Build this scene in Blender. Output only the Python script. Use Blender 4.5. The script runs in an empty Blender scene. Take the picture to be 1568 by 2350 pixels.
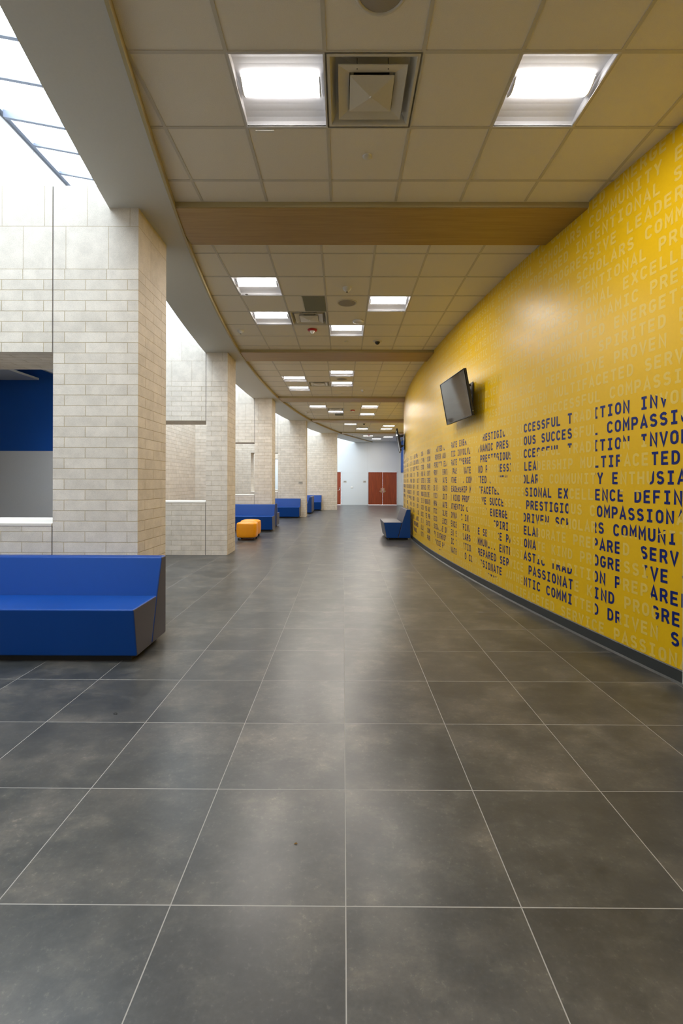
import bpy, math, random
from mathutils import Vector

random.seed(7)
PI = math.pi
SC = bpy.context.scene
COL = SC.collection

# ------------------------------------------------------------------ camera
H = 1.4733
F_PX, CY_PX = 1063.81, 1106.48
cam = bpy.data.cameras.new('camera')
cam.sensor_fit = 'VERTICAL'
cam.sensor_height = 36.0
cam.sensor_width = 24.0
cam.lens = F_PX / 2350 * 36.0
cam.shift_y = -(1175 - CY_PX) / 2350
cam.clip_start = 0.05
cam.clip_end = 200
co = bpy.data.objects.new('camera', cam)
COL.objects.link(co)
from mathutils import Matrix
co.matrix_world = (Matrix.Translation((0, 0, H)) @ Matrix.Rotation(0.0042, 4, 'Z')
                   @ Matrix.Rotation(PI / 2, 4, 'X') @ Matrix.Rotation(0.0031, 4, 'Z'))
SC.camera = co

# ------------------------------------------------------------------ world, exposure
SKY = 8.4
LAMP = 9.0           # glow of the lens itself
LAMP_W = 18.5        # light each lamp throws down
SC.view_settings.view_transform = 'Standard'
SC.view_settings.look = 'None'
SC.view_settings.exposure = 0.38
SC.view_settings.gamma = 1.0
SC.view_settings.use_curve_mapping = False
SC.cycles.max_bounces = 10
SC.cycles.diffuse_bounces = 7
SC.cycles.glossy_bounces = 4
SC.cycles.transparent_max_bounces = 8
SC.cycles.sample_clamp_indirect = 6.0
SC.cycles.use_denoising = True
SC.cycles.caustics_reflective = False
SC.cycles.caustics_refractive = False
w = bpy.data.worlds.new('overcast_sky')
SC.world = w
w.use_nodes = True
bg = w.node_tree.nodes['Background']
bg.inputs[0].default_value = (0.82, 0.92, 1.0, 1)
bg.inputs[1].default_value = SKY

# the opening of the skylight is where the daylight comes in (a sampling portal, it emits nothing itself)
SKX0, SKZ0, SKSL = -4.60, 6.42, -0.185          # high edge of the glazing and its slope in X
def portal(x0, x1, y0, y1):
    L = bpy.data.lights.new('daylight_portal', 'AREA')
    L.shape = 'RECTANGLE'
    ang = math.atan(-SKSL)
    L.size = (x1 - x0) / math.cos(ang)
    L.size_y = y1 - y0
    L.cycles.is_portal = True
    o = bpy.data.objects.new('daylight_portal', L)
    COL.objects.link(o)
    xm = (x0 + x1) / 2
    o.location = (xm, (y0 + y1) / 2, SKZ0 + SKSL * (xm - SKX0) + 0.10)
    o.rotation_euler = (0, ang, 0)
SKY_Y0 = -0.5                                   # the glazing starts here, cut short to dim the near pier and floor
portal(-4.6, 1.9, SKY_Y0, 30.1)

# ------------------------------------------------------------------ node helpers
def mat(name):
    m = bpy.data.materials.new(name)
    m.use_nodes = True
    nt = m.node_tree
    b = nt.nodes['Principled BSDF']
    return m, nt, b
def N(nt, typ, **kw):
    n = nt.nodes.new(typ)
    for k, v in kw.items():
        setattr(n, k, v)
    return n
def L(nt, a, b):
    nt.links.new(a, b)
def plain(name, col, rough=0.6, metal=0.0, spec=0.5, bump=0.0, bscale=60, emit=None):
    m, nt, b = mat(name)
    b.inputs['Base Color'].default_value = (*col, 1)
    b.inputs['Roughness'].default_value = rough
    b.inputs['Metallic'].default_value = metal
    b.inputs['Specular IOR Level'].default_value = spec
    tc = N(nt, 'ShaderNodeTexCoord')
    no = N(nt, 'ShaderNodeTexNoise')
    no.inputs['Scale'].default_value = bscale
    no.inputs['Detail'].default_value = 3
    L(nt, tc.outputs['Object'], no.inputs['Vector'])
    mx = N(nt, 'ShaderNodeMix', data_type='RGBA')
    mx.inputs[0].default_value = 0.5
    mr = N(nt, 'ShaderNodeMapRange')
    mr.inputs[3].default_value = 0.96
    mr.inputs[4].default_value = 1.04
    L(nt, no.outputs['Fac'], mr.inputs[0])
    mu = N(nt, 'ShaderNodeVectorMath', operation='SCALE')
    mu.inputs[0].default_value = col
    L(nt, mr.outputs[0], mu.inputs['Scale'])
    nt.nodes.remove(mx)
    L(nt, mu.outputs[0], b.inputs['Base Color'])
    if bump:
        bp = N(nt, 'ShaderNodeBump')
        bp.inputs['Strength'].default_value = bump
        bp.inputs['Distance'].default_value = 0.002
        L(nt, no.outputs['Fac'], bp.inputs['Height'])
        L(nt, bp.outputs[0], b.inputs['Normal'])
    if emit:
        b.inputs['Emission Color'].default_value = (*emit[0], 1)
        b.inputs['Emission Strength'].default_value = emit[1]
    return m

def ramp(nt, src, stops):
    r = N(nt, 'ShaderNodeValToRGB')
    e = r.color_ramp.elements
    while len(e) > 1:
        e.remove(e[-1])
    e[0].position, e[0].color = stops[0][0], (*stops[0][1], 1)
    for p, c in stops[1:]:
        x = e.new(p)
        x.color = (*c, 1)
    L(nt, src, r.inputs[0])
    return r

# floor tiles -------------------------------------------------------
def floor_mat():
    m, nt, b = mat('grey_porcelain_tile')
    tc = N(nt, 'ShaderNodeTexCoord')
    sep = N(nt, 'ShaderNodeSeparateXYZ')
    L(nt, tc.outputs['Object'], sep.inputs[0])
    T = 0.6096
    def axis(out, off):
        a = N(nt, 'ShaderNodeMath', operation='SUBTRACT'); L(nt, out, a.inputs[0]); a.inputs[1].default_value = off
        d = N(nt, 'ShaderNodeMath', operation='DIVIDE'); L(nt, a.outputs[0], d.inputs[0]); d.inputs[1].default_value = T
        fl = N(nt, 'ShaderNodeMath', operation='FLOOR'); L(nt, d.outputs[0], fl.inputs[0])
        fr = N(nt, 'ShaderNodeMath', operation='FRACT'); L(nt, d.outputs[0], fr.inputs[0])
        s = N(nt, 'ShaderNodeMath', operation='SUBTRACT'); s.inputs[1].default_value = 0.5; L(nt, fr.outputs[0], s.inputs[0])
        ab = N(nt, 'ShaderNodeMath', operation='ABSOLUTE'); L(nt, s.outputs[0], ab.inputs[0])
        return fl, ab
    fx, ax = axis(sep.outputs[0], 0.0125)
    fy, ay = axis(sep.outputs[1], 1.6102)
    mxm = N(nt, 'ShaderNodeMath', operation='MAXIMUM'); L(nt, ax.outputs[0], mxm.inputs[0]); L(nt, ay.outputs[0], mxm.inputs[1])
    gr = N(nt, 'ShaderNodeMapRange'); L(nt, mxm.outputs[0], gr.inputs[0])
    gr.inputs[1].default_value = 0.4962; gr.inputs[2].default_value = 0.4972
    comb = N(nt, 'ShaderNodeCombineXYZ'); L(nt, fx.outputs[0], comb.inputs[0]); L(nt, fy.outputs[0], comb.inputs[1])
    wn = N(nt, 'ShaderNodeTexWhiteNoise', noise_dimensions='3D'); L(nt, comb.outputs[0], wn.inputs['Vector'])
    # each tile gets its own piece of the cloudy pattern
    off = N(nt, 'ShaderNodeVectorMath', operation='SCALE'); L(nt, wn.outputs['Color'], off.inputs[0]); off.inputs['Scale'].default_value = 40
    add = N(nt, 'ShaderNodeVectorMath', operation='ADD'); L(nt, tc.outputs['Object'], add.inputs[0]); L(nt, off.outputs[0], add.inputs[1])
    def noise(scale, det, rough, stretch=None):
        n = N(nt, 'ShaderNodeTexNoise'); n.inputs['Scale'].default_value = scale
        n.inputs['Detail'].default_value = det; n.inputs['Roughness'].default_value = rough
        src = add.outputs[0]
        if stretch:
            mp = N(nt, 'ShaderNodeMapping'); mp.inputs['Scale'].default_value = stretch; L(nt, src, mp.inputs[0]); src = mp.outputs[0]
        L(nt, src, n.inputs['Vector']); return n
    n1 = noise(2.4, 5, 0.58)
    n2 = noise(55, 4, 0.7)
    n3 = noise(7, 6, 0.68, (1, 1.6, 1))
    r1 = ramp(nt, n1.outputs['Fac'], [(0.30, (0.033, 0.036, 0.038)), (0.5, (0.057, 0.058, 0.056)), (0.70, (0.108, 0.101, 0.090))])
    r2 = ramp(nt, n2.outputs['Fac'], [(0.35, (0.90, 0.90, 0.90)), (0.60, (1.04, 1.04, 1.04)), (0.70, (1.7, 1.62, 1.5))])
    r3 = ramp(nt, n3.outputs['Fac'], [(0.3, (0.80, 0.80, 0.80)), (0.52, (1.0, 1.0, 1.0)), (0.72, (1.55, 1.49, 1.38))])
    m1 = N(nt, 'ShaderNodeVectorMath', operation='MULTIPLY'); L(nt, r1.outputs[0], m1.inputs[0]); L(nt, r2.outputs[0], m1.inputs[1])
    m2 = N(nt, 'ShaderNodeVectorMath', operation='MULTIPLY'); L(nt, m1.outputs[0], m2.inputs[0]); L(nt, r3.outputs[0], m2.inputs[1])
    tv = N(nt, 'ShaderNodeMapRange'); L(nt, wn.outputs['Value'], tv.inputs[0]); tv.inputs[3].default_value = 0.84; tv.inputs[4].default_value = 1.14
    m3 = N(nt, 'ShaderNodeVectorMath', operation='SCALE'); L(nt, m2.outputs[0], m3.inputs[0]); L(nt, tv.outputs[0], m3.inputs['Scale'])
    mix = N(nt, 'ShaderNodeMix', data_type='RGBA'); L(nt, gr.outputs[0], mix.inputs[0]); L(nt, m3.outputs[0], mix.inputs[6])
    mix.inputs[7].default_value = (0.30, 0.29, 0.27, 1)
    L(nt, mix.outputs[2], b.inputs['Base Color'])
    rr = N(nt, 'ShaderNodeMapRange'); L(nt, n2.outputs['Fac'], rr.inputs[0]); rr.inputs[3].default_value = 0.28; rr.inputs[4].default_value = 0.36
    rm = N(nt, 'ShaderNodeMix', data_type='FLOAT'); L(nt, gr.outputs[0], rm.inputs[0]); L(nt, rr.outputs[0], rm.inputs[2]); rm.inputs[3].default_value = 0.7
    L(nt, rm.outputs[0], b.inputs['Roughness'])
    b.inputs['Specular IOR Level'].default_value = 0.6
    h = N(nt, 'ShaderNodeMath', operation='MULTIPLY_ADD'); L(nt, gr.outputs[0], h.inputs[0]); h.inputs[1].default_value = -1.0
    hs = N(nt, 'ShaderNodeMath', operation='MULTIPLY'); L(nt, n2.outputs['Fac'], hs.inputs[0]); hs.inputs[1].default_value = 0.0
    L(nt, hs.outputs[0], h.inputs[2])
    bp = N(nt, 'ShaderNodeBump'); bp.inputs['Strength'].default_value = 0.5; bp.inputs['Distance'].default_value = 0.0015
    L(nt, h.outputs[0], bp.inputs['Height']); L(nt, bp.outputs[0], b.inputs['Normal'])
    return m

# masonry: 4 in courses with big square blocks on top ------------------
def brick_mat():
    m, nt, b = mat('cream_ground_face_block')
    tc = N(nt, 'ShaderNodeTexCoord')
    geo = N(nt, 'ShaderNodeNewGeometry')
    sp = N(nt, 'ShaderNodeSeparateXYZ'); L(nt, tc.outputs['Object'], sp.inputs[0])
    sn = N(nt, 'ShaderNodeSeparateXYZ'); L(nt, geo.outputs['True Normal'], sn.inputs[0])
    an = N(nt, 'ShaderNodeMath', operation='ABSOLUTE'); L(nt, sn.outputs[0], an.inputs[0])
    gt = N(nt, 'ShaderNodeMath', operation='GREATER_THAN'); L(nt, an.outputs[0], gt.inputs[0]); gt.inputs[1].default_value = 0.5
    u = N(nt, 'ShaderNodeMix', data_type='FLOAT'); L(nt, gt.outputs[0], u.inputs[0]); L(nt, sp.outputs[0], u.inputs[2]); L(nt, sp.outputs[1], u.inputs[3])
    nz = N(nt, 'ShaderNodeMath', operation='ABSOLUTE'); L(nt, sn.outputs[2], nz.inputs[0])
    gz = N(nt, 'ShaderNodeMath', operation='GREATER_THAN'); L(nt, nz.outputs[0], gz.inputs[0]); gz.inputs[1].default_value = 0.5
    v = N(nt, 'ShaderNodeMix', data_type='FLOAT'); L(nt, gz.outputs[0], v.inputs[0]); L(nt, sp.outputs[2], v.inputs[2]); L(nt, sp.outputs[1], v.inputs[3])
    # ragged arrises
    wob = N(nt, 'ShaderNodeTexNoise'); wob.inputs['Scale'].default_value = 14; wob.inputs['Detail'].default_value = 4
    L(nt, tc.outputs['Object'], wob.inputs['Vector'])
    wm = N(nt, 'ShaderNodeVectorMath', operation='SCALE'); L(nt, wob.outputs['Color'], wm.inputs[0]); wm.inputs['Scale'].default_value = 0.004
    def layer(bw, rh, zoff, mort, uoff, off=0.5):
        a = N(nt, 'ShaderNodeMath', operation='ADD'); L(nt, u.outputs[0], a.inputs[0]); a.inputs[1].default_value = uoff
        z = N(nt, 'ShaderNodeMath', operation='ADD'); L(nt, v.outputs[0], z.inputs[0]); z.inputs[1].default_value = zoff
        c = N(nt, 'ShaderNodeCombineXYZ'); L(nt, a.outputs[0], c.inputs[0]); L(nt, z.outputs[0], c.inputs[1])
        ad = N(nt, 'ShaderNodeVectorMath', operation='ADD'); L(nt, c.outputs[0], ad.inputs[0]); L(nt, wm.outputs[0], ad.inputs[1])
        t = N(nt, 'ShaderNodeTexBrick'); t.offset = off; t.squash = 1.0
        L(nt, ad.outputs[0], t.inputs['Vector'])
        t.inputs['Scale'].default_value = 1.0
        t.inputs['Brick Width'].default_value = bw; t.inputs['Row Height'].default_value = rh
        t.inputs['Mortar Size'].default_value = mort; t.inputs['Mortar Smooth'].default_value = 0.35
        t.inputs['Bias'].default_value = 0.0
        t.inputs['Color1'].default_value = (0.71, 0.65, 0.57, 1)
        t.inputs['Color2'].default_value = (0.63, 0.575, 0.50, 1)
        t.inputs['Mortar'].default_value = (0.50, 0.41, 0.275, 1)
        return t
    small = layer(0.400, 0.0997, 10 * 0.0997, 0.0035, 10.05)
    big = layer(0.406, 0.406, 10 * 0.406 - 3.489, 0.0025, 10.15)
    gb = N(nt, 'ShaderNodeMath', operation='GREATER_THAN'); L(nt, sp.outputs[2], gb.inputs[0]); gb.inputs[1].default_value = 3.489
    col = N(nt, 'ShaderNodeMix', data_type='RGBA'); L(nt, gb.outputs[0], col.inputs[0]); L(nt, small.outputs['Color'], col.inputs[6]); L(nt, big.outputs['Color'], col.inputs[7])
    fac = N(nt, 'ShaderNodeMix', data_type='FLOAT'); L(nt, gb.outputs[0], fac.inputs[0]); L(nt, small.outputs['Fac'], fac.inputs[2]); L(nt, big.outputs['Fac'], fac.inputs[3])
    n1 = N(nt, 'ShaderNodeTexNoise'); n1.inputs['Scale'].default_value = 9; n1.inputs['Detail'].default_value = 6; L(nt, tc.outputs['Object'], n1.inputs['Vector'])
    n2 = N(nt, 'ShaderNodeTexNoise'); n2.inputs['Scale'].default_value = 170; n2.inputs['Detail'].default_value = 3; L(nt, tc.outputs['Object'], n2.inputs['Vector'])
    r1 = ramp(nt, n1.outputs['Fac'], [(0.35, (0.93, 0.93, 0.93)), (0.65, (1.06, 1.06, 1.06))])
    r2 = ramp(nt, n2.outputs['Fac'], [(0.30, (0.86, 0.86, 0.86)), (0.5, (1.0, 1.0, 1.0)), (0.7, (1.05, 1.05, 1.05))])
    a1 = N(nt, 'ShaderNodeVectorMath', operation='MULTIPLY'); L(nt, col.outputs[2], a1.inputs[0]); L(nt, r1.outputs[0], a1.inputs[1])
    a2 = N(nt, 'ShaderNodeVectorMath', operation='MULTIPLY'); L(nt, a1.outputs[0], a2.inputs[0]); L(nt, r2.outputs[0], a2.inputs[1])
    L(nt, a2.outputs[0], b.inputs['Base Color'])
    b.inputs['Roughness'].default_value = 0.72
    b.inputs['Specular IOR Level'].default_value = 0.35
    inv = N(nt, 'ShaderNodeMath', operation='MULTIPLY_ADD'); L(nt, fac.outputs[0], inv.inputs[0]); inv.inputs[1].default_value = -1.0
    sm = N(nt, 'ShaderNodeMath', operation='MULTIPLY'); L(nt, n2.outputs['Fac'], sm.inputs[0]); sm.inputs[1].default_value = 0.10
    L(nt, sm.outputs[0], inv.inputs[2])
    bp = N(nt, 'ShaderNodeBump'); bp.inputs['Strength'].default_value = 0.8; bp.inputs['Distance'].default_value = 0.005
    L(nt, inv.outputs[0], bp.inputs['Height']); L(nt, bp.outputs[0], b.inputs['Normal'])
    return m

def wood_mat(name, c0, c1, axis='X', rough=0.4, scale=3.0):
    m, nt, b = mat(name)
    tc = N(nt, 'ShaderNodeTexCoord')
    mp = N(nt, 'ShaderNodeMapping')
    mp.inputs['Scale'].default_value = {'X': (0.35, 6, 6), 'Z': (7, 7, 0.3)}[axis]
    L(nt, tc.outputs['Object'], mp.inputs[0])
    n = N(nt, 'ShaderNodeTexNoise'); n.inputs['Scale'].default_value = scale; n.inputs['Detail'].default_value = 7; n.inputs['Distortion'].default_value = 0.6
    L(nt, mp.outputs[0], n.inputs['Vector'])
    r = ramp(nt, n.outputs['Fac'], [(0.3, c0), (0.7, c1)])
    L(nt, r.outputs[0], b.inputs['Base Color'])
    b.inputs['Roughness'].default_value = rough
    return m

def panel_mat(name, col, pw, ph, zoff=0.0):
    """painted board with fine joints, running along Y"""
    m, nt, b = mat(name)
    tc = N(nt, 'ShaderNodeTexCoord')
    sp = N(nt, 'ShaderNodeSeparateXYZ'); L(nt, tc.outputs['Object'], sp.inputs[0])
    a = N(nt, 'ShaderNodeMath', operation='ADD'); L(nt, sp.outputs[1], a.inputs[0]); a.inputs[1].default_value = 20
    z = N(nt, 'ShaderNodeMath', operation='ADD'); L(nt, sp.outputs[2], z.inputs[0]); z.inputs[1].default_value = zoff
    c = N(nt, 'ShaderNodeCombineXYZ'); L(nt, a.outputs[0], c.inputs[0]); L(nt, z.outputs[0], c.inputs[1])
    t = N(nt, 'ShaderNodeTexBrick'); t.offset = 0.5
    L(nt, c.outputs[0], t.inputs['Vector'])
    t.inputs['Scale'].default_value = 1; t.inputs['Brick Width'].default_value = pw; t.inputs['Row Height'].default_value = ph
    t.inputs['Mortar Size'].default_value = 0.004
    t.inputs['Color1'].default_value = (*col, 1); t.inputs['Color2'].default_value = (*col, 1)
    t.inputs['Mortar'].default_value = (col[0] * .55, col[1] * .55, col[2] * .55, 1)
    L(nt, t.outputs['Color'], b.inputs['Base Color'])
    b.inputs['Roughness'].default_value = 0.7
    return m

M = {}
M['floor'] = floor_mat()
M['brick'] = brick_mat()
M['joint'] = plain('dark_sealant', (0.16, 0.15, 0.14), 0.8)
M['sill'] = plain('cast_stone_sill', (0.70, 0.66, 0.60), 0.6)
M['tile'] = plain('mineral_fibre_ceiling_tile', (0.80, 0.77, 0.70), 0.9, bump=0.9, bscale=190)
M['grid'] = plain('ceiling_grid_paint', (0.56, 0.54, 0.48), 0.5)
M['soffit'] = plain('soffit_paint', (0.56, 0.56, 0.53), 0.65)
M['fascia'] = plain('white_fascia_paint', (0.8, 0.8, 0.8), 0.7)
M['trim'] = plain('olive_edge_trim', (0.42, 0.36, 0.20), 0.5)
M['beam'] = wood_mat('maple_laminate', (0.37, 0.24, 0.062), (0.45, 0.305, 0.092), 'X', 0.45, 6)
M['door'] = wood_mat('cherry_door_veneer', (0.155, 0.022, 0.008), (0.30, 0.055, 0.018), 'Z', 0.35, 5)
M['white_wall'] = plain('white_wall_paint', (0.60, 0.63, 0.65), 0.6)
M['upper_wall'] = panel_mat('white_wall_board', (0.40, 0.395, 0.39), 2.44, 0.61, -4.0)
M['yellow'] = plain('yellow_wall_covering', (0.77, 0.485, 0.004), 0.36, spec=0.40, bump=0.05, bscale=40)
M['faint'] = plain('pale_yellow_vinyl', (0.755, 0.555, 0.115), 0.36, spec=0.40)
M['navy'] = plain('navy_vinyl', (0.002, 0.014, 0.16), 0.36, spec=0.35)
M['base'] = plain('charcoal_rubber_base', (0.035, 0.040, 0.042), 0.45)
M['blue_wall'] = plain('royal_blue_paint', (0.004, 0.075, 0.36), 0.5)
M['grey_wall'] = plain('grey_wall_paint', (0.62, 0.62, 0.63), 0.6)
M['vinyl_blue'] = plain('royal_blue_vinyl', (0.0005, 0.050, 0.27), 0.42, spec=0.35, bump=0.04, bscale=25)
M['vinyl_grey'] = plain('slate_grey_vinyl', (0.055, 0.053, 0.075), 0.38, bump=0.04, bscale=25)
M['vinyl_orange'] = plain('amber_vinyl', (0.86, 0.33, 0.006), 0.34, bump=0.04, bscale=25)
M['plinth'] = plain('black_plinth', (0.012, 0.012, 0.014), 0.6)
M['black'] = plain('black_plastic', (0.010, 0.010, 0.011), 0.35)
M['screen'] = plain('glossy_dark_screen', (0.006, 0.006, 0.007), 0.06, spec=1.2)
M['metal'] = plain('satin_steel', (0.62, 0.61, 0.58), 0.3, metal=1.0)
M['white_pl'] = plain('white_plastic', (0.72, 0.72, 0.70), 0.4)
M['red'] = plain('red_plastic', (0.42, 0.012, 0.010), 0.35)
M['pan'] = plain('white_enamel_reflector', (0.62, 0.62, 0.64), 0.45)
M['lens'] = plain('lit_acrylic_lens', (0.9, 0.9, 0.9), 0.5, emit=((1.0, 0.96, 0.92), LAMP))
M['vent'] = plain('off_white_diffuser_enamel', (0.62, 0.60, 0.53), 0.35)
M['duct'] = plain('dark_duct', (0.02, 0.02, 0.02), 0.7)
M['grille'] = plain('perforated_speaker_grille', (0.34, 0.315, 0.27), 0.7, bump=0.8, bscale=400)
M['grey_panel'] = plain('grey_return_panel', (0.20, 0.21, 0.17), 0.8)
M['alu'] = plain('pale_blue_aluminium', (0.16, 0.18, 0.23), 0.4)
M['sign'] = plain('taupe_sign_plate', (0.42, 0.39, 0.34), 0.5)
M['signtext'] = plain('dark_sign_lettering', (0.10, 0.09, 0.08), 0.5)
M['frame'] = plain('grey_door_frame', (0.50, 0.52, 0.54), 0.45)
M['leaf'] = plain('dry_leaf', (0.30, 0.16, 0.03), 0.7)
M['thread'] = plain('black_thread', (0.01, 0.01, 0.01), 0.8)
gm, gnt, gb_ = mat('clear_skylight_glass')
gnt.nodes.remove(gb_)
tr = N(gnt, 'ShaderNodeBsdfTransparent'); gl = N(gnt, 'ShaderNodeBsdfGlossy'); gl.inputs['Roughness'].default_value = 0.05
tr.inputs[0].default_value = (0.96, 0.98, 1, 1)
mxs = N(gnt, 'ShaderNodeMixShader'); mxs.inputs[0].default_value = 0.05
L(gnt, tr.outputs[0], mxs.inputs[1]); L(gnt, gl.outputs[0], mxs.inputs[2]); L(gnt, mxs.outputs[0], gnt.nodes['Material Output'].inputs[0])
M['glass'] = gm

# ------------------------------------------------------------------ mesh helpers
class MB:
    def __init__(s):
        s.v, s.f, s.mi = [], [], []
    def poly(s, pts, mi=0):
        i = len(s.v)
        s.v += [tuple(p) for p in pts]
        s.f.append(tuple(range(i, i + len(pts)))); s.mi.append(mi)
        return s
    def box(s, x0, x1, y0, y1, z0, z1, mi=0):
        i = len(s.v)
        s.v += [(x0, y0, z0), (x1, y0, z0), (x1, y1, z0), (x0, y1, z0), (x0, y0, z1), (x1, y0, z1), (x1, y1, z1), (x0, y1, z1)]
        for q in ((0, 3, 2, 1), (4, 5, 6, 7), (0, 1, 5, 4), (1, 2, 6, 5), (2, 3, 7, 6), (3, 0, 4, 7)):
            s.f.append(tuple(i + k for k in q)); s.mi.append(mi)
        return s
    def prism(s, prof, fn, a, b, mi=0, mi_end=None):
        """closed profile (list of 2D points) between a and b; fn(p, t) gives the 3D point"""
        i = len(s.v); n = len(prof)
        s.v += [fn(p, a) for p in prof] + [fn(p, b) for p in prof]
        for k in range(n):
            j = (k + 1) % n
            s.f.append((i + k, i + j, i + n + j, i + n + k)); s.mi.append(mi)
        me = mi if mi_end is None else mi_end
        s.f.append(tuple(i + k for k in reversed(range(n)))); s.mi.append(me)
        s.f.append(tuple(i + n + k for k in range(n))); s.mi.append(me)
        return s
    def lathe(s, prof, c, seg=24, mi=0, axis='Z'):
        i = len(s.v); n = len(prof)
        for k in range(seg):
            a = 2 * PI * k / seg
            for r, h in prof:
                if axis == 'Z': s.v.append((c[0] + r * math.cos(a), c[1] + r * math.sin(a), c[2] + h))
                elif axis == 'Y': s.v.append((c[0] + r * math.cos(a), c[1] + h, c[2] + r * math.sin(a)))
                else: s.v.append((c[0] + h, c[1] + r * math.cos(a), c[2] + r * math.sin(a)))
        for k in range(seg):
            k2 = (k + 1) % seg
            for j in range(n - 1):
                s.f.append((i + k * n + j, i + k2 * n + j, i + k2 * n + j + 1, i + k * n + j + 1)); s.mi.append(mi)
        return s
    def build(s, name, mats, parent=None, loc=(0, 0, 0), rot=(0, 0, 0), bevel=0, seg=2, smooth=False, angle=40, weld=True):
        me = bpy.data.meshes.new(name)
        me.from_pydata(s.v, [], s.f)
        if not isinstance(mats, (list, tuple)): mats = [mats]
        for q in mats: me.materials.append(q)
        me.polygons.foreach_set('material_index', s.mi)
        import bmesh
        bm = bmesh.new(); bm.from_mesh(me)
        if weld: bmesh.ops.remove_doubles(bm, verts=bm.verts, dist=1e-5)
        bmesh.ops.recalc_face_normals(bm, faces=bm.faces) if weld else None
        bm.to_mesh(me); bm.free()
        o = bpy.data.objects.new(name, me)
        COL.objects.link(o)
        o.location = loc; o.rotation_euler = rot
        if parent: o.parent = parent
        if smooth: me.polygons.foreach_set('use_smooth', [True] * len(me.polygons))
        if bevel:
            md = o.modifiers.new('edge', 'BEVEL'); md.width = bevel; md.segments = seg; md.limit_method = 'ANGLE'; md.angle_limit = math.radians(25)
            me.polygons.foreach_set('use_smooth', [True] * len(me.polygons))
            wn = o.modifiers.new('normals', 'WEIGHTED_NORMAL')
        return o

def thing(name, label, cat, loc=(0, 0, 0), rz=0, group=None):
    o = bpy.data.objects.new(name, None)
    o.empty_display_size = 0.1
    COL.objects.link(o)
    o.location = loc; o.rotation_euler = (0, 0, rz)
    return tag(o, label, cat, group)
def tag(o, label, cat, group=None):
    o['label'] = label; o['category'] = cat
    if group: o['group'] = group
    return o
def struct(o):
    o['kind'] = 'structure'
    return o

CZ = 4.1229          # ceiling height
DZ = 4.065           # underside of the dropped soffit and beams
def arcx(c, y):      # X of an arc (cx, cy, R) at a given Y
    cx, cy, R = c
    return cx - math.sqrt(R * R - (y - cy) ** 2)
WALL = (42.72, 11.02, 40.95)
SOFR = (43.98, 11.33, 46.12)
SOFL = (44.29, 12.11, 47.157)
YB, YE = -6.0, 30.15   # ends of the hall

# ------------------------------------------------------------------ floor
struct(MB().box(-9.6, 7.5, YB, YE + 0.4, -0.15, 0.0).build('floor', M['floor']))

# ------------------------------------------------------------------ ceiling: tile fields between the wood beams
BEAM_Y = [4.387, 9.285, 14.36, 19.50, 24.45]
BW = 0.69
T = 0.6096
# each field: grid origin in X and Y, Y range
FIELDS = [(-0.125, 2.8565, YB, BEAM_Y[0]),
          (-0.258, 5.377, BEAM_Y[0] + BW, BEAM_Y[1]),
          (-0.355, 10.42, BEAM_Y[1] + BW, BEAM_Y[2]),
          (0.005, 16.04, BEAM_Y[2] + BW, BEAM_Y[3]),
          (0.005, 21.00, BEAM_Y[3] + BW, BEAM_Y[4]),
          (-0.12, 26.35, BEAM_Y[4] + BW, YE)]
# cells with a fixture: field -> list of (column, row)
LIGHTS = {0: [(-1, 0), (2, 0), (-1, -6), (2, -6), (-1, -11), (2, -11), (4, -8)],  # negative rows: unseen lights behind the camera, added to light the foreground
          1: [(-2, 1), (-2, 3), (1, 2), (0, 4)],
          2: [(0, 1), (0, 3), (-2, 2), (-2, 4)],
          3: [(-2, 0), (1, 0), (-1, 2), (1, 3)],
          4: [(0, 0), (1, 3), (3, 1), (3, 3)],
          5: [(2, 0), (4, 1), (3, 3)]}
VENTS = {0: [(0, 0)], 1: [(-1, 3)], 2: [(-1, 3)], 3: [(-1, 1)], 4: [(1, 2)], 5: [(3, 1)]}
HALF = {1: (-1, 2), 3: (-1, 3)}
def cell(f, c, r):
    x0, y0 = FIELDS[f][0] + c * T, FIELDS[f][1] + r * T
    return x0, x0 + T, y0, y0 + T
tiles, grid = MB(), MB()
hb = 0.012
for f, (gx, gy, ya, yb) in enumerate(FIELDS):
    skip = set(LIGHTS[f]) | set(VENTS[f])
    r0 = math.floor((ya - gy) / T); r1 = math.ceil((yb - gy) / T)
    for r in range(r0, r1):
        y0, y1 = max(ya, gy + r * T), min(yb, gy + (r + 1) * T)
        if y1 - y0 < 0.005: continue
        xl = min(arcx(SOFR, y0), arcx(SOFR, y1)); xr = max(arcx(WALL, y0), arcx(WALL, y1)) + 0.05
        c0 = math.floor((xl - gx) / T); c1 = math.ceil((xr - gx) / T)
        lim_l = min(arcx(SOFR, y0), arcx(SOFR, y1)) - 0.25
        for c in range(c0, c1):
            if (c, r) in skip: continue
            x0, x1 = max(gx + c * T, lim_l), gx + (c + 1) * T
            tiles.box(x0, x1, y0, y1, CZ + 0.004, CZ + 0.02)
        # bars across the hall
        if ya < gy + r * T - hb:
            yy = gy + r * T
            grid.box(lim_l, xr, yy - hb, yy + hb, CZ, CZ + 0.012)
        for c in range(c0, c1 + 1):
            xx = gx + c * T
            if xx < lim_l + .02: continue
            grid.box(xx - hb, xx + hb, y0 + hb, y1 - hb, CZ, CZ + 0.012)
ceil = struct(tiles.build('ceiling', M['tile'], weld=False))
g = grid.build('ceiling_grid', M['grid'], parent=ceil, weld=False)
struct(g)
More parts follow.
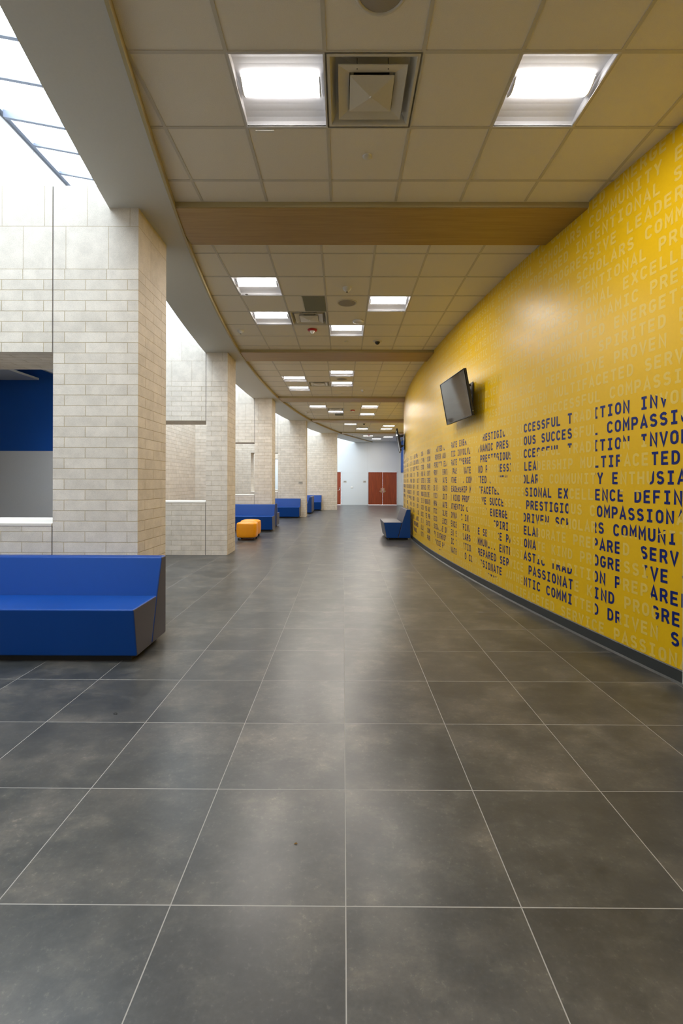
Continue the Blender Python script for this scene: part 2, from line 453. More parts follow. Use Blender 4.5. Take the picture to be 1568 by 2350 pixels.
# unseen deck and side over the ceiling void, added to block stray daylight
deck = MB()
ys = [YB + (YE - YB) * i / 60 for i in range(61)]
for a, b in zip(ys[:-1], ys[1:]):
    deck.poly([(arcx(SOFL, a) + .02, a, 4.62), (7.5, a, 4.62), (7.5, b, 4.62), (arcx(SOFL, b) + .02, b, 4.62)])
    deck.poly([(arcx(SOFL, a) + .02, a, 4.72), (7.5, a, 4.72), (7.5, b, 4.72), (arcx(SOFL, b) + .02, b, 4.72)])
deck.box(7.5, 7.6, YB, YE, -0.1, 4.72)
struct(deck.build('wall_leak_block', M['fascia']))

# curved soffit along the left of the tile fields, with the tall fascia of the light well
sof, fas, edg = MB(), MB(), MB()
def wz(x, y): return 6.46 if y < SKY_Y0 else SKZ0 + SKSL * (x - SKX0) + .01
n = 90
ys = [YB + (YE - YB) * i / n for i in range(n + 1)]
for a, b in zip(ys[:-1], ys[1:]):
    la, lb, ra, rb = arcx(SOFL, a), arcx(SOFL, b), arcx(SOFR, a), arcx(SOFR, b)
    sof.poly([(la, a, DZ), (lb, b, DZ), (rb, b, DZ), (ra, a, DZ)])
    sof.poly([(ra, a, DZ), (rb, b, DZ), (rb, b, 4.5), (ra, a, 4.5)])
    fas.poly([(la, a, DZ), (lb, b, DZ), (lb, b, wz(lb, b)), (la, a, wz(la, a))])
    fas.poly([(la + .1, a, 4.7), (lb + .1, b, 4.7), (lb + .1, b, wz(lb, b)), (la + .1, a, wz(la, a))])
    fas.poly([(la, a, wz(la, a)), (lb, b, wz(lb, b)), (lb + .1, b, wz(lb, b)), (la + .1, a, wz(la, a))])
    edg.poly([(ra - .012, a, DZ - .006), (rb - .012, b, DZ - .006), (rb + .012, b, DZ - .006), (ra + .012, a, DZ - .006)])
    edg.poly([(ra + .012, a, DZ - .006), (rb + .012, b, DZ - .006), (rb + .012, b, CZ + .003), (ra + .012, a, CZ + .003)])
    edg.poly([(ra - .012, a, DZ - .006), (rb - .012, b, DZ - .006), (rb - .012, b, DZ + .002), (ra - .012, a, DZ + .002)])
s0 = struct(sof.build('trim_1', M['soffit'], smooth=False))
struct(fas.build('wall_light_well', M['fascia']))
struct(edg.build('edge_trim', M['trim'], parent=s0))

# wood beams
for i, y in enumerate(BEAM_Y):
    x0 = max(arcx(SOFR, y), arcx(SOFR, y + BW)) - 0.06
    x1 = max(arcx(WALL, y), arcx(WALL, y + BW)) + 0.06
    o = struct(MB().box(x0, x1, y + .012, y + BW, DZ + .006, 4.45).build('trim_%d' % (i + 2), M['beam']))
    struct(MB().box(x0, x1, y, y + .014, DZ + .012, CZ + .004).build('shadow_bead', M['trim'], parent=o))

# ------------------------------------------------------------------ yellow curved wall and its base
yw, bs = MB(), MB()
n = 160
ys = [YB + (26.0 - YB) * i / n for i in range(n + 1)]
for a, b in zip(ys[:-1], ys[1:]):
    xa, xb = arcx(WALL, a), arcx(WALL, b)
    yw.poly([(xa, a, 0), (xb, b, 0), (xb, b, 4.45), (xa, a, 4.45)])
    yw.poly([(xa + .15, a, 0), (xb + .15, b, 0), (xb + .15, b, 4.45), (xa + .15, a, 4.45)])
    bs.poly([(xa - .010, a, 0), (xb - .010, b, 0), (xb - .010, b, .098), (xa - .010, a, .098)])
    bs.poly([(xa - .010, a, .098), (xb - .010, b, .098), (xb - .004, b, .104), (xa - .004, a, .104)])
    bs.poly([(xa - .004, a, .104), (xb - .004, b, .104), (xb + .02, b, .104), (xa + .02, a, .104)])
    bs.poly([(xa - .030, a, .001), (xb - .030, b, .001), (xb - .010, b, .014), (xa - .010, a, .014)])
yw.poly([(arcx(WALL, 26), 26, 0), (arcx(WALL, 26) + .15, 26, 0), (arcx(WALL, 26) + .15, 26, 4.45), (arcx(WALL, 26), 26, 4.45)])
wall_r = struct(yw.build('wall_right', M['yellow'], smooth=True))
ob = struct(bs.build('baseboard_right', M['base']))

# -------- lettering -------------------------------------------------
def arcpts(cx, cy, rx, ry, a0, a1, n=6):
    return [(cx + rx * math.cos(math.radians(a0 + (a1 - a0) * i / n)), cy + ry * math.sin(math.radians(a0 + (a1 - a0) * i / n))) for i in range(n + 1)]
# strokes in a 0..1 by 0..1 box (centre lines already inset)
l, r_, m_, t_, b_ = 0.13, 0.87, 0.5, 0.915, 0.085
G = {
 'A': [[(0.07, 0), (0.5, 0.97), (0.93, 0)], [(0.24, 0.30), (0.76, 0.30)]],
 'B': [[(l, 0), (l, 1)], [(l, t_), (0.55, t_)] + arcpts(0.55, 0.72, 0.28, 0.195, 90, -90) + [(l, 0.525)], [(0.55, 0.525)] + arcpts(0.57, 0.305, 0.30, 0.22, 90, -90) + [(l, b_)]],
 'C': [arcpts(0.5, 0.68, 0.37, 0.235, 15, 180) + arcpts(0.5, 0.32, 0.37, 0.235, 180, 345)],
 'D': [[(l, 0), (l, 1)], [(l, t_), (0.42, t_)] + arcpts(0.42, 0.60, 0.44, 0.315, 90, 0) + arcpts(0.42, 0.40, 0.44, 0.315, 0, -90) + [(l, b_)]],
 'E': [[(l, 0), (l, 1)], [(l, t_), (0.9, t_)], [(l, 0.51), (0.82, 0.51)], [(l, b_), (0.9, b_)]],
 'F': [[(l, 0), (l, 1)], [(l, t_), (0.92, t_)], [(l, 0.50), (0.82, 0.50)]],
 'G': [arcpts(0.5, 0.68, 0.37, 0.235, 20, 180) + arcpts(0.5, 0.32, 0.37, 0.235, 180, 360) + [(0.87, 0.46), (0.52, 0.46)]],
 'H': [[(l, 0), (l, 1)], [(r_, 0), (r_, 1)], [(l, 0.5), (r_, 0.5)]],
 'I': [[(0.5, b_), (0.5, t_)], [(0.12, t_), (0.88, t_)], [(0.12, b_), (0.88, b_)]],
 'K': [[(l, 0), (l, 1)], [(0.9, 1), (0.16, 0.36)], [(0.36, 0.56), (0.93, 0)]],
 'L': [[(l, 0), (l, 1)], [(l, b_), (0.92, b_)]],
 'M': [[(0.10, 0), (0.10, 0.97), (0.5, 0.40), (0.90, 0.97), (0.90, 0)]],
 'N': [[(l, 0), (l, 0.97), (r_, 0.03), (r_, 1)]],
 'O': [arcpts(0.5, 0.66, 0.37, 0.255, 0, 180) + arcpts(0.5, 0.34, 0.37, 0.255, 180, 360) + [(0.87, 0.66)]],
 'P': [[(l, 0), (l, 1)], [(l, t_), (0.55, t_)] + arcpts(0.55, 0.67, 0.31, 0.245, 90, -90) + [(l, 0.425)]],
 'R': [[(l, 0), (l, 1)], [(l, t_), (0.55, t_)] + arcpts(0.55, 0.69, 0.30, 0.225, 90, -90) + [(l, 0.465)], [(0.55, 0.465), (0.92, 0)]],
 'S': [arcpts(0.5, 0.71, 0.35, 0.205, 20, 250) + arcpts(0.5, 0.30, 0.37, 0.215, 75, -160)],
 'T': [[(0.5, 0), (0.5, t_)], [(0.04, t_), (0.96, t_)]],
 'U': [[(l, 1), (l, 0.34)] + arcpts(0.5, 0.34, 0.37, 0.255, 180, 360) + [(r_, 1)]],
 'V': [[(0.07, 1), (0.5, 0.04), (0.93, 1)]],
 'X': [[(0.08, 1), (0.92, 0)], [(0.92, 1), (0.08, 0)]],
 'Y': [[(0.07, 1), (0.5, 0.42), (0.93, 1)], [(0.5, 0.44), (0.5, 0)]],
}
GW, GH, ADV, ST = 0.068, 0.1035, 0.092, 0.0205
def stroke_quads(pl, w):
    """mitred ribbon of width w along a polyline -> list of convex quads"""
    P = [Vector(p) for p in pl]
    P2 = [P[0]]
    for p in P[1:]:
        if (p - P2[-1]).length > 1e-4: P2.append(p)
    P = P2
    Ls, Rs = [], []
    for i, p in enumerate(P):
        d0 = (p - P[i - 1]).normalized() if i else None
        d1 = (P[i + 1] - p).normalized() if i < len(P) - 1 else None
        if d0 is None: d0 = d1
        if d1 is None: d1 = d0
        n0, n1 = Vector((-d0.y, d0.x)), Vector((-d1.y, d1.x))
        mt = (n0 + n1)
        if mt.length < 0.2: mt = n0
        mt.normalize()
        k = min(1.0 / max(0.35, mt.dot(n0)), 2.2)
        Ls.append(p + mt * (w / 2 * k)); Rs.append(p - mt * (w / 2 * k))
    return [[Ls[i], Rs[i], Rs[i + 1], Ls[i + 1]] for i in range(len(P) - 1)]
GQ = {ch: [q for s in ss for q in stroke_quads([(x * GW, y * GH) for x, y in s], ST)] for ch, ss in G.items()}

VOC = ['AUTHENTIC', 'COMMUNITY', 'COMPASSIONATE', 'COMMITTED', 'DEFINITIVE', 'DRIVEN', 'DYNAMIC', 'ELABORATE', 'ENERGETIC', 'ENTHUSIASTIC',
       'EXCELLENCE', 'INTENTIONAL', 'INVOLVED', 'KIND', 'LEADERSHIP', 'MULTIFACETED', 'PASSIONATE', 'PREPARED', 'PRESTIGIOUS', 'PROFESSIONAL',
       'PROGRESSIVE', 'PROVEN', 'SCHOLARS', 'SERVICE', 'SPIRITED', 'SUCCESSFUL', 'TRADITION']
# row number (0 = the first navy row) : (words, index of the anchor character, its place along the wall)
ROWS = {
 0: ('SPIRITED ELABORATE ENERGETIC PRESTIGIOUS |SUCCESSFUL TRADITION INVOLVED', 5.338),
 1: ('PROVEN AUTHENTIC INVOLVED DYNAMIC |PRESTIGIOUS SUCCESSFUL COMPASSIONATE', 4.80),
 2: ('SPIRITED ELABORATE ENERGETIC PRESTIGIOUS |SUCCESSFUL TRADITION INVOLVED', 5.338),
 3: ('PROVEN SERVICE PASSIONATE KIND PROGRESSIVE |LEADERSHIP MULTIFACETED', 5.53),
 4: ('PASSIONATE AUTHENTIC COMMITTED DRIVEN |SCHOLARS COMMUNITY ENTHUSIASTIC', 5.22),
 5: ('SPIRITED ELABORATE LEADERSHIP MULTIFACETED |PROFESSIONAL EXCELLENCE DEFINITIVE', 5.012),
 6: ('SERVICE TRADITION KIND PROGRESSIVE SUCCESSFUL |PRESTIGIOUS COMPASSIONATE', 5.575),
 7: ('COMPASSIONATE AUTHENTIC COMMITTED ENERGETIC |DRIVEN SCHOLARS COMMUNITY', 5.502),
 8: ('AUTHENTIC INVOLVED DYNAMIC INTENTIONAL SPIRITED |ELABORATE PREPARED SERVICE', 5.52),
 9: ('PROFESSIONAL EXCELLENCE DEFINITIVE SERVICE |PASSIONATE KIND PROGRESSIVE SUCCESSFUL', 5.08),
 10: ('PASSIONATE DRIVEN SCHOLARS COMMUNITY |ENTHUSIASTIC TRADITION PREPARED', 4.896),
 11: ('COMMUNITY ENTHUSIASTIC TRADITION PREPARED SERVICE |PASSIONATE KIND PROGRESSIVE', 5.63),
 12: ('SERVICE PASSIONATE KIND COMPASSIONATE |AUTHENTIC COMMITTED DRIVEN SCHOLARS', 5.08),
 13: ('COMPASSIONATE DRIVEN MULTIFACETED |SERVICE PASSIONATE', 6.25),
 -1: ('PROVEN AUTHENTIC INVOLVED DYNAMIC PRESTIGIOUS SUCCESSFUL |COMPASSIONATE', 6.93),
 -2: ('INVOLVED COMPASSIONATE DRIVEN MULTIFACETED |SERVICE', 7.31),
 -3: ('PROFESSIONAL EXCELLENCE  DEFINITIVE |PROVEN SCHOLARS', 6.98),
 -4: ('INVOLVED DYNAMIC INTENTIONAL |SPIRITED ELABORATE', 6.79),
 -5: ('PROVEN AUTHENTIC COMMITTED |ENERGETIC', 6.98),
 -6: ('SPIRITED ENERGETIC INVOLVED DYNAMIC |PRESTIGIOUS', 7.36),
 -7: ('ELABORATE LEADERSHIP PROFESSIONAL |EXCELLENCE', 7.08),
 -8: ('ENTHUSIASTIC TRADITION PREPARED INTENTIONAL |PROVEN', 7.44),
 -9: ('SERVICE AUTHENTIC COMMITTED DRIVEN SCHOLARS |COMMUNITY', 7.31),
 -10: ('SERVICE PASSIONATE KIND PROGRESSIVE |LEADERSHIP', 7.12),
 -11: ('ENTHUSIASTIC TRADITION PREPARED INTENTIONAL |SCHOLARS', 7.57),
 -12: ('PROGRESSIVE SUCCESSFUL SCHOLARS COMMUNITY |ENTHUSIASTIC', 7.58),
 -13: ('PROVEN AUTHENTIC COMMITTED |ENERGETIC', 6.98)}
S_END, S_START = 7.672, -9.0
def on_wall(s, z, off):
    cx, cy, R = WALL
    a = s / R
    rr = R + off
    return (cx - rr * math.cos(a), cy - rr * math.sin(a), z)

# the big word, as convex pieces in (s, z)
BIG = []
ZB, ZT, SW = 0.25, 2.185, 0.30
def rect(s0, s1, z0, z1): BIG.append([(s0, z0), (s1, z0), (s1, z1), (s0, z1)])
def band(path, w):
    for q in stroke_quads(path, w): BIG.append([(p.x, p.y) for p in q])
def ell(cx, cz, rx, rz, a0, a1, n=10):
    return arcpts(cx, cz, rx, rz, a0, a1, n)
# earlier letter (only its edge shows where the wall bends away)
rect(-4.35, -4.05, ZB, ZT); rect(-3.45, -3.15, ZB, ZT); rect(-4.05, -3.45, 1.05, 1.42)
# H
rect(-2.30, -2.00, ZB, ZT); rect(-1.40, -1.10, ZB, ZT); rect(-2.00, -1.40, 1.05, 1.42)
# O
def sector(cx, cz, rxo, rzo, cxi, rxi, rzi, a0, a1, n=12):
    for i in range(n):
        a, b = math.radians(a0 + (a1 - a0) * i / n), math.radians(a0 + (a1 - a0) * (i + 1) / n)
        BIG.append([(cx + rxo * math.cos(a), cz + rzo * math.sin(a)), (cx + rxo * math.cos(b), cz + rzo * math.sin(b)),
                    (cxi + rxi * math.cos(b), cz + rzi * math.sin(b)), (cxi + rxi * math.cos(a), cz + rzi * math.sin(a))])
def big_O(s0, s1):
    c = (s0 + s1) / 2; rx = (s1 - s0) / 2
    sector(c, 1.62, rx, .60, c, rx - SW, .22, 0, 180)
    sector(c, 0.79, rx, .60, c, rx - SW, .22, 180, 360)
    rect(s0, s0 + SW, .79, 1.62); rect(s1 - SW, s1, .79, 1.62)
big_O(-0.85, 0.17)
# N
rect(0.451, 0.751, ZB, ZT); rect(1.141, 1.441, ZB, ZT)
BIG.append([(0.751, 1.55), (0.751, ZT), (0.72, ZT), (0.70, 1.60)])
BIG.append([(0.751, 2.10), (0.751, 1.42), (1.141, 0.36), (1.141, 1.02)])
big_O(1.73, 2.72)
# R
def big_R(s0):
    rect(s0, s0 + SW, ZB, ZT)
    rect(s0 + SW, s0 + 0.52, 1.825, ZT); rect(s0 + SW, s0 + 0.52, 1.03, 1.40)
    sector(s0 + 0.52, 1.6125, 0.48, 0.5775, s0 + 0.52, 0.125, 0.2125, 90, -90)
    BIG.append([(s0 + 0.50, 1.04), (s0 + 0.84, 1.10), (s0 + 1.03, ZB), (s0 + 0.72, ZB)])
big_R(2.951); big_R(6.76)
# S
def vband(path):
    P = [Vector((a, b)) for a, b, w_ in path]
    ed = []
    for i, p in enumerate(P):
        d = (P[min(i + 1, len(P) - 1)] - P[max(i - 1, 0)]).normalized()
        nn = Vector((-d.y, d.x)) * path[i][2] / 2
        ed.append((p + nn, p - nn))
    for (a, b), (c, d) in zip(ed[:-1], ed[1:]):
        BIG.append([(a.x, a.y), (b.x, b.y), (d.x, d.y), (c.x, c.y)])
vband([(5.04, 1.54, .32), (5.045, 1.70, .33), (5.01, 1.88, .36), (4.90, 1.985, .39), (4.69, 2.02, .40), (4.48, 1.985, .39), (4.36, 1.87, .36), (4.34, 1.68, .33),
       (4.39, 1.50, .34), (4.48, 1.35, .38), (4.62, 1.245, .40), (4.78, 1.16, .40), (4.91, 1.05, .38), (5.01, .92, .34), (5.04, .74, .33),
       (5.02, .55, .36), (4.90, .42, .39), (4.69, .375, .40), (4.48, .42, .39), (4.37, .53, .36), (4.34, .70, .33), (4.34, .86, .32)])
# E
rect(5.524, 5.823, ZB, ZT); rect(5.823, 6.425, 1.825, ZT); rect(5.823, 6.375, 1.045, 1.43); rect(5.823, 6.46, ZB, 0.62)

def ccw(p):
    a = sum(p[i][0] * p[(i + 1) % len(p)][1] - p[(i + 1) % len(p)][0] * p[i][1] for i in range(len(p)))
    return p if a > 0 else p[::-1]
BIG = [ccw([tuple(q) for q in p]) for p in BIG]
BB = [(min(q[0] for q in p), max(q[0] for q in p), min(q[1] for q in p), max(q[1] for q in p)) for p in BIG]
def clip(sub, cl):
    out = sub
    for i in range(len(cl)):
        if not out: return out
        ax, ay = cl[i]; bx, by = cl[(i + 1) % len(cl)]
        inp, out = out, []
        def side(p): return (bx - ax) * (p[1] - ay) - (by - ay) * (p[0] - ax)
        for j in range(len(inp)):
            p, q = inp[j], inp[(j + 1) % len(inp)]
            sp_, sq = side(p), side(q)
            if sp_ >= 0: out.append(p)
            if (sp_ >= 0) != (sq >= 0):
                t = sp_ / (sp_ - sq)
                out.append((p[0] + (q[0] - p[0]) * t, p[1] + (q[1] - p[1]) * t))
    return out
faint, navy = MB(), MB()
W0 = 5.5
def warp(t): return W0 + (t - W0) * (1.003 if t > W0 else 0.972)
def unwarp(q): return W0 + (q - W0) / (1.003 if q > W0 else 0.972)
rng = random.Random(3)
for k, (txt, s_anchor) in ROWS.items():
    zb = 2.066 - 0.1505 * k
    idx = txt.index('|'); txt = txt.replace('|', '')
    start = unwarp(s_anchor) - idx * ADV
    prev = None
    while start > S_START:
        wd = rng.choice(VOC)
        if wd == prev: continue
        prev = wd
        txt = wd + ' ' + txt; start -= (len(wd) + 1) * ADV
    for i, ch in enumerate(txt):
        s0 = start + i * ADV + 0.010
        if ch == ' ' or s0 + GW < S_START: continue
        if s0 > S_END + .1: break
        for q in GQ[ch]:
            pts = [(warp(s0 + p.x), zb + p.y) for p in q]
            pts = clip(ccw(pts), [(-20, 0.106), (S_END, 0.106), (S_END, CZ), (-20, CZ)])
            if len(pts) < 3: continue
            faint.poly([on_wall(s, z, 0.0008) for s, z in pts])
            if k < 0 or k > 13: continue
            x0, x1 = min(p[0] for p in pts), max(p[0] for p in pts)
            y0, y1 = min(p[1] for p in pts), max(p[1] for p in pts)
            for bbx, pc in zip(BB, BIG):
                if x1 < bbx[0] or x0 > bbx[1] or y1 < bbx[2] or y0 > bbx[3]: continue
                c = clip(pts, pc)
                if len(c) >= 3: navy.poly([on_wall(s, z, 0.0016) for s, z in c])
fo = faint.build('pale_lettering', M['faint'], parent=wall_r, weld=False); struct(fo)
no_ = navy.build('navy_lettering', M['navy'], parent=wall_r, weld=False); struct(no_)
# white end casing where the yellow covering stops
cs = MB()
for i in range(4):
    s0, s1 = S_END + .004 + i * .1, S_END + .004 + (i + 1) * .1
    cs.poly([on_wall(s0, .0, .014), on_wall(s1, .0, .014), on_wall(s1, 2.97, .014), on_wall(s0, 2.97, .014)])
cs.poly([on_wall(S_END + .004, 0, -.01), on_wall(S_END + .004, 0, .014), on_wall(S_END + .004, 2.97, .014), on_wall(S_END + .004, 2.97, -.01)])
cs.poly([on_wall(S_END + .004, 2.97, -.01), on_wall(S_END + .404, 2.97, -.01), on_wall(S_END + .404, 2.97, .014), on_wall(S_END + .004, 2.97, .014)])
struct(cs.build('trim_8', M['frame']))

# ------------------------------------------------------------------ end walls
bwm = MB()
D1 = (1.62, 3.47, 2.14)       # double door: x0, x1, top
D2 = (-1.08, -0.16, 2.14)
x = -4.75
for (a, b, t) in (D2, D1):
    bwm.box(x, a - .05, YE, YE + .2, 0, 6.5)
    bwm.box(a - .05, b + .05, YE, YE + .2, t + .05, 6.5)
    x = b + .05
bwm.box(x, 7.6, YE, YE + .2, 0, 6.5)
wb = struct(bwm.build('wall_back', M['white_wall']))
struct(MB().box(1.555, 1.562, YE - .003, YE, 2.2, CZ).box(-0.06, 1.55, YE - .003, YE, 2.075, 2.082).build('panel_joint', M['frame'], parent=wb))
struct(MB().box(-9.6, 7.6, YB - .2, YB, 0, 6.6).build('wall_front', M['white_wall']))
# right return wall by the far doors
wr = struct(MB().box(3.74, 3.94, 26.2, YE, 0, 4.4).build('wall_return', M['white_wall']))
struct(MB().box(3.70, 3.74, 26.4, 29.95, 2.10, 4.10).build('trim_9', M['blue_wall']))

def frame_obj(d, n):
    a, b, t = d
    f = MB().box(a - .05, a, YE - .02, YE + .1, 0, t + .05).box(b, b + .05, YE - .02, YE + .1, 0, t + .05).box(a, b, YE - .02, YE + .1, t, t + .05)
    return f
# doors (structure) with hardware
dd = struct(frame_obj(D1, 1).build('door_1', M['frame']))
mid = (D1[0] + D1[1]) / 2
for (a, b) in ((D1[0] + .003, mid - .002), (mid + .002, D1[1] - .003)):
    lf = struct(MB().box(a, b, YE + .015, YE + .06, .008, D1[2] - .003).build('door_leaf', M['door'], parent=dd, bevel=.002, seg=1))
def lever(parent, x, y, z, d, plate_h):
    hm = MB().box(x - .028, x + .028, y - .014, y, z - plate_h * .45, z + plate_h * .55)
    hm.box(x - .01, x + .01, y - .055, y - .01, z - .045, z - .025)
    hm.box(min(x, x + d * .13), max(x, x + d * .13), y - .06, y - .045, z - .047, z - .023)
    return struct(hm.build('door_handle', M['metal'], parent=parent, bevel=.004, seg=2))
lever(dd, mid - .085, YE + .015, .93, -1, .30)
lever(dd, mid + .085, YE + .015, .93, 1, .30)
d2 = struct(frame_obj(D2, 2).build('door_2', M['frame']))
struct(MB().box(D2[0] + .003, D2[1] - .003, YE + .015, YE + .06, .008, D2[2] - .003).build('door_leaf', M['door'], parent=d2, bevel=.002, seg=1))
lever(d2, D2[1] - .10, YE + .015, .99, -1, .07)
struct(MB().lathe([(0, -.02), (.025, -.018), (.028, 0)], (D2[1] - .10, YE + .015, 1.09), 16, axis='Y').build('deadbolt', M['metal'], parent=d2))

# ------------------------------------------------------------------ left side: long wall, light well, side room
lw = MB()
lw.box(-4.80, -4.60, YB, 5.05, 0, 4.0)
lw.box(-4.80, -4.60, BEAM_Y[1] + .0, YE, 0, 4.0)
struct(lw.build('wall_left', M['brick']))
up = MB().box(-4.80, -4.60, YB, YE, 4.0, SKZ0)
struct(up.build('wall_left_upper', M['upper_wall']))
struct(MB().box(-4.82, -4.601, YB, YE, SKZ0 - .0, SKZ0 + .03).box(-4.601, -4.595, YB, YE, SKZ0 - .065, SKZ0 - .052).build('trim_10', M['joint']))
# side room
struct(MB().box(-9.6, -4.60, 9.22, 9.284, 0, 2.075).build('wall_side_room', M['grey_wall']))
struct(MB().box(-9.6, -4.60, 9.22, 9.284, 2.075, 4.0).build('wall_side_room_upper', M['blue_wall']))
struct(MB().box(-9.7, -9.6, 4.9, 9.3, 0, 4.0).box(-9.6, -4.8, 4.85, 5.05, 0, 4.0).build('wall_side_room_end', M['grey_wall']))
struct(MB().box(-9.6, -6.08, 5.05, 9.22, 3.49, 3.53).build('ceiling', M['white_wall']))
struct(MB().box(-9.6, -4.6, 5.05, 9.22, 3.95, 4.05).build('ceiling', M['soffit']))
struct(MB().box(-5.66, -5.60, 5.05, 9.22, 3.56, 3.62).build('trim_11', M['soffit']))

# skylight: sloping bars and panes
sky = thing('skylight', 'long sloping skylight of white panes between pale bars above the brick walls', 'skylight', (0, 0, 0))
def skz(x): return SKZ0 + SKSL * (x - SKX0)
yy = 6.15 - 0.61 * 19
i = 0
while yy < YE - .05:
    if yy > SKY_Y0 + .05:
        hh = 0.10 if i % 4 == 3 else 0.035
        w2 = 0.022
        xa, xb = SKX0 + .07, arcx(SOFL, yy) - .01
        tgt = MB()
        v = [(xa, yy - w2, skz(xa) - hh), (xb, yy - w2, skz(xb) - hh), (xb, yy + w2, skz(xb) - hh), (xa, yy + w2, skz(xa) - hh),
             (xa, yy - w2, skz(xa) - .002), (xb, yy - w2, skz(xb) - .002), (xb, yy + w2, skz(xb) - .002), (xa, yy + w2, skz(xa) - .002)]
        for q in ((0, 3, 2, 1), (4, 5, 6, 7), (0, 1, 5, 4), (1, 2, 6, 5), (2, 3, 7, 6), (3, 0, 4, 7)):
            tgt.poly([v[t] for t in q])
        tgt.build('glazing_bar', M['alu'], parent=sky)
    yy += 0.61; i += 1
gp = MB()
ys = [SKY_Y0 + (YE - SKY_Y0) * i / 60 for i in range(61)]
for a, b in zip(ys[:-1], ys[1:]):
    xa, xb = arcx(SOFL, a), arcx(SOFL, b)
    gp.poly([(SKX0 + .07, a, skz(SKX0 + .07)), (xa, a, skz(xa)), (xb, b, skz(xb)), (SKX0 + .07, b, skz(SKX0 + .07))])
gp.build('glass_pane', M['glass'], parent=sky)
struct(MB().box(-4.8, 3.2, YB, SKY_Y0, 6.45, 6.55).build('ceiling', M['fascia']))  # unseen solid roof, added to cut daylight on the nearest pier and floor
struct(MB().box(-4.6, arcx(SOFL, SKY_Y0), SKY_Y0 - .1, SKY_Y0 - .005, 5.4, 6.45).build('wall_daylight_block', M['fascia']))  # unseen end wall closing the added roof, holds back daylight
MB().box(-4.60, -4.53, YB, YE, SKZ0 - .05, SKZ0 + .02).build('curb', M['alu'], parent=sky)

# brick piers and the cross walls with their openings
PX = [-1.951, -2.33, -2.22, -1.58, -0.337]
PY = [4.387, 9.285, 14.36, 19.48, 24.5]
JX = -2.765
names = ['tall cream brick pier nearest the camera, at the end of the large blue sofa',
         'second cream brick pier, standing just left of the orange ottomans',
         'third cream brick pier, behind the long blue sofa with the orange ottomans',
         'fourth cream brick pier, with a small sign plate above a blue sofa',
         'last cream brick pier, wide one in front of the white end wall']
for i, (px, py) in enumerate(zip(PX, PY)):
    p = MB().box(JX + .006, px, py, py + BW, 0, DZ)
    xl = arcx(SOFL, py)
    if xl > JX + .02:
        xa, xb = xl - .003, arcx(SOFL, py + BW) - .003
        p.prism([(JX + .006, py), (xa, py), (xb, py + BW), (JX + .006, py + BW)], lambda q, t: (q[0], q[1], t), DZ, 4.277)
    if i < 4:
        o = p.build('brick_pier', M['brick'])
        tag(o, names[i], 'brick pier', 'brick piers along the left of the hall')
    else:
        o = p.build('brick_pier', M['brick'])
        tag(o, names[i], 'brick pier', 'brick piers along the left of the hall')
    c = MB()
    xj = -3.90
    x0 = -4.60
    c.box(x0, xj, py, py + BW, 0, 4.277)
    c.box(xj, JX - .006, py, py + BW, 0, 1.045)
    c.box(xj, JX - .006, py, py + BW, 2.70, 4.277)
    cw = struct(c.build('wall_cross', M['brick']))
    struct(MB().box(xj, JX - .006, py - .004, py + BW + .004, 1.045, 1.075).build('window_sill', M['sill'], parent=cw, bevel=.003, seg=1))
    struct(MB().box(JX - .006, JX + .006, py + .008, py + BW - .008, 0, 1.045).box(JX - .006, JX + .006, py + .008, py + BW - .008, 2.70, 4.277).build('sealant_joint', M['joint'], parent=cw))
# little plates on piers
o = MB().box(-.09, .09, -.008, 0, -.055, .055).build('sign_plate', M['sign'], loc=(-1.80, PY[3] - .001, 1.44), bevel=.003, seg=1)
tag(o, 'small taupe sign plate fixed to the fourth brick pier above a blue sofa', 'sign')
MB().box(-.06, .06, -.0095, -.008, .008, .02).box(-.05, .04, -.0095, -.008, -.02, -.008).build('sign_lettering', M['signtext'], parent=o)
o = MB().box(0, .006, -.035, .035, -.06, .06).build('wall_outlet', M['sill'], loc=(PX[1], PY[1] + .33, .58), bevel=.003, seg=1)
tag(o, 'beige outlet cover on the brown side of the second brick pier', 'outlet')
for zz in (-.04, .012): MB().box(.006, .008, -.015, .015, zz, zz + .028).build('socket', M['sign'], parent=o)
for sx, lab in ((0.10, 'small taupe sign plate on the white wall beside the single red door'),
                (1.38, 'small taupe sign plate on the white wall beside the double red doors')):
    o = MB().box(-.10, .10, -.008, 0, -.06, .06).build('sign_plate', M['sign'], loc=(sx, YE, 1.51), bevel=.003, seg=1)
    tag(o, lab, 'sign', 'sign plates on the white end wall')
    MB().box(-.06, .06, -.0095, -.008, .01, .025).box(-.05, .05, -.0095, -.008, -.025, -.01).build('sign_lettering', M['signtext'], parent=o)
o = MB().box(-.075, .075, -.02, 0, -.055, .055).build('wall_thermostat', M['white_pl'], loc=(0.55, YE, 1.15), bevel=.006, seg=2)
tag(o, 'small white wall control box between the two sign plates', 'thermostat')

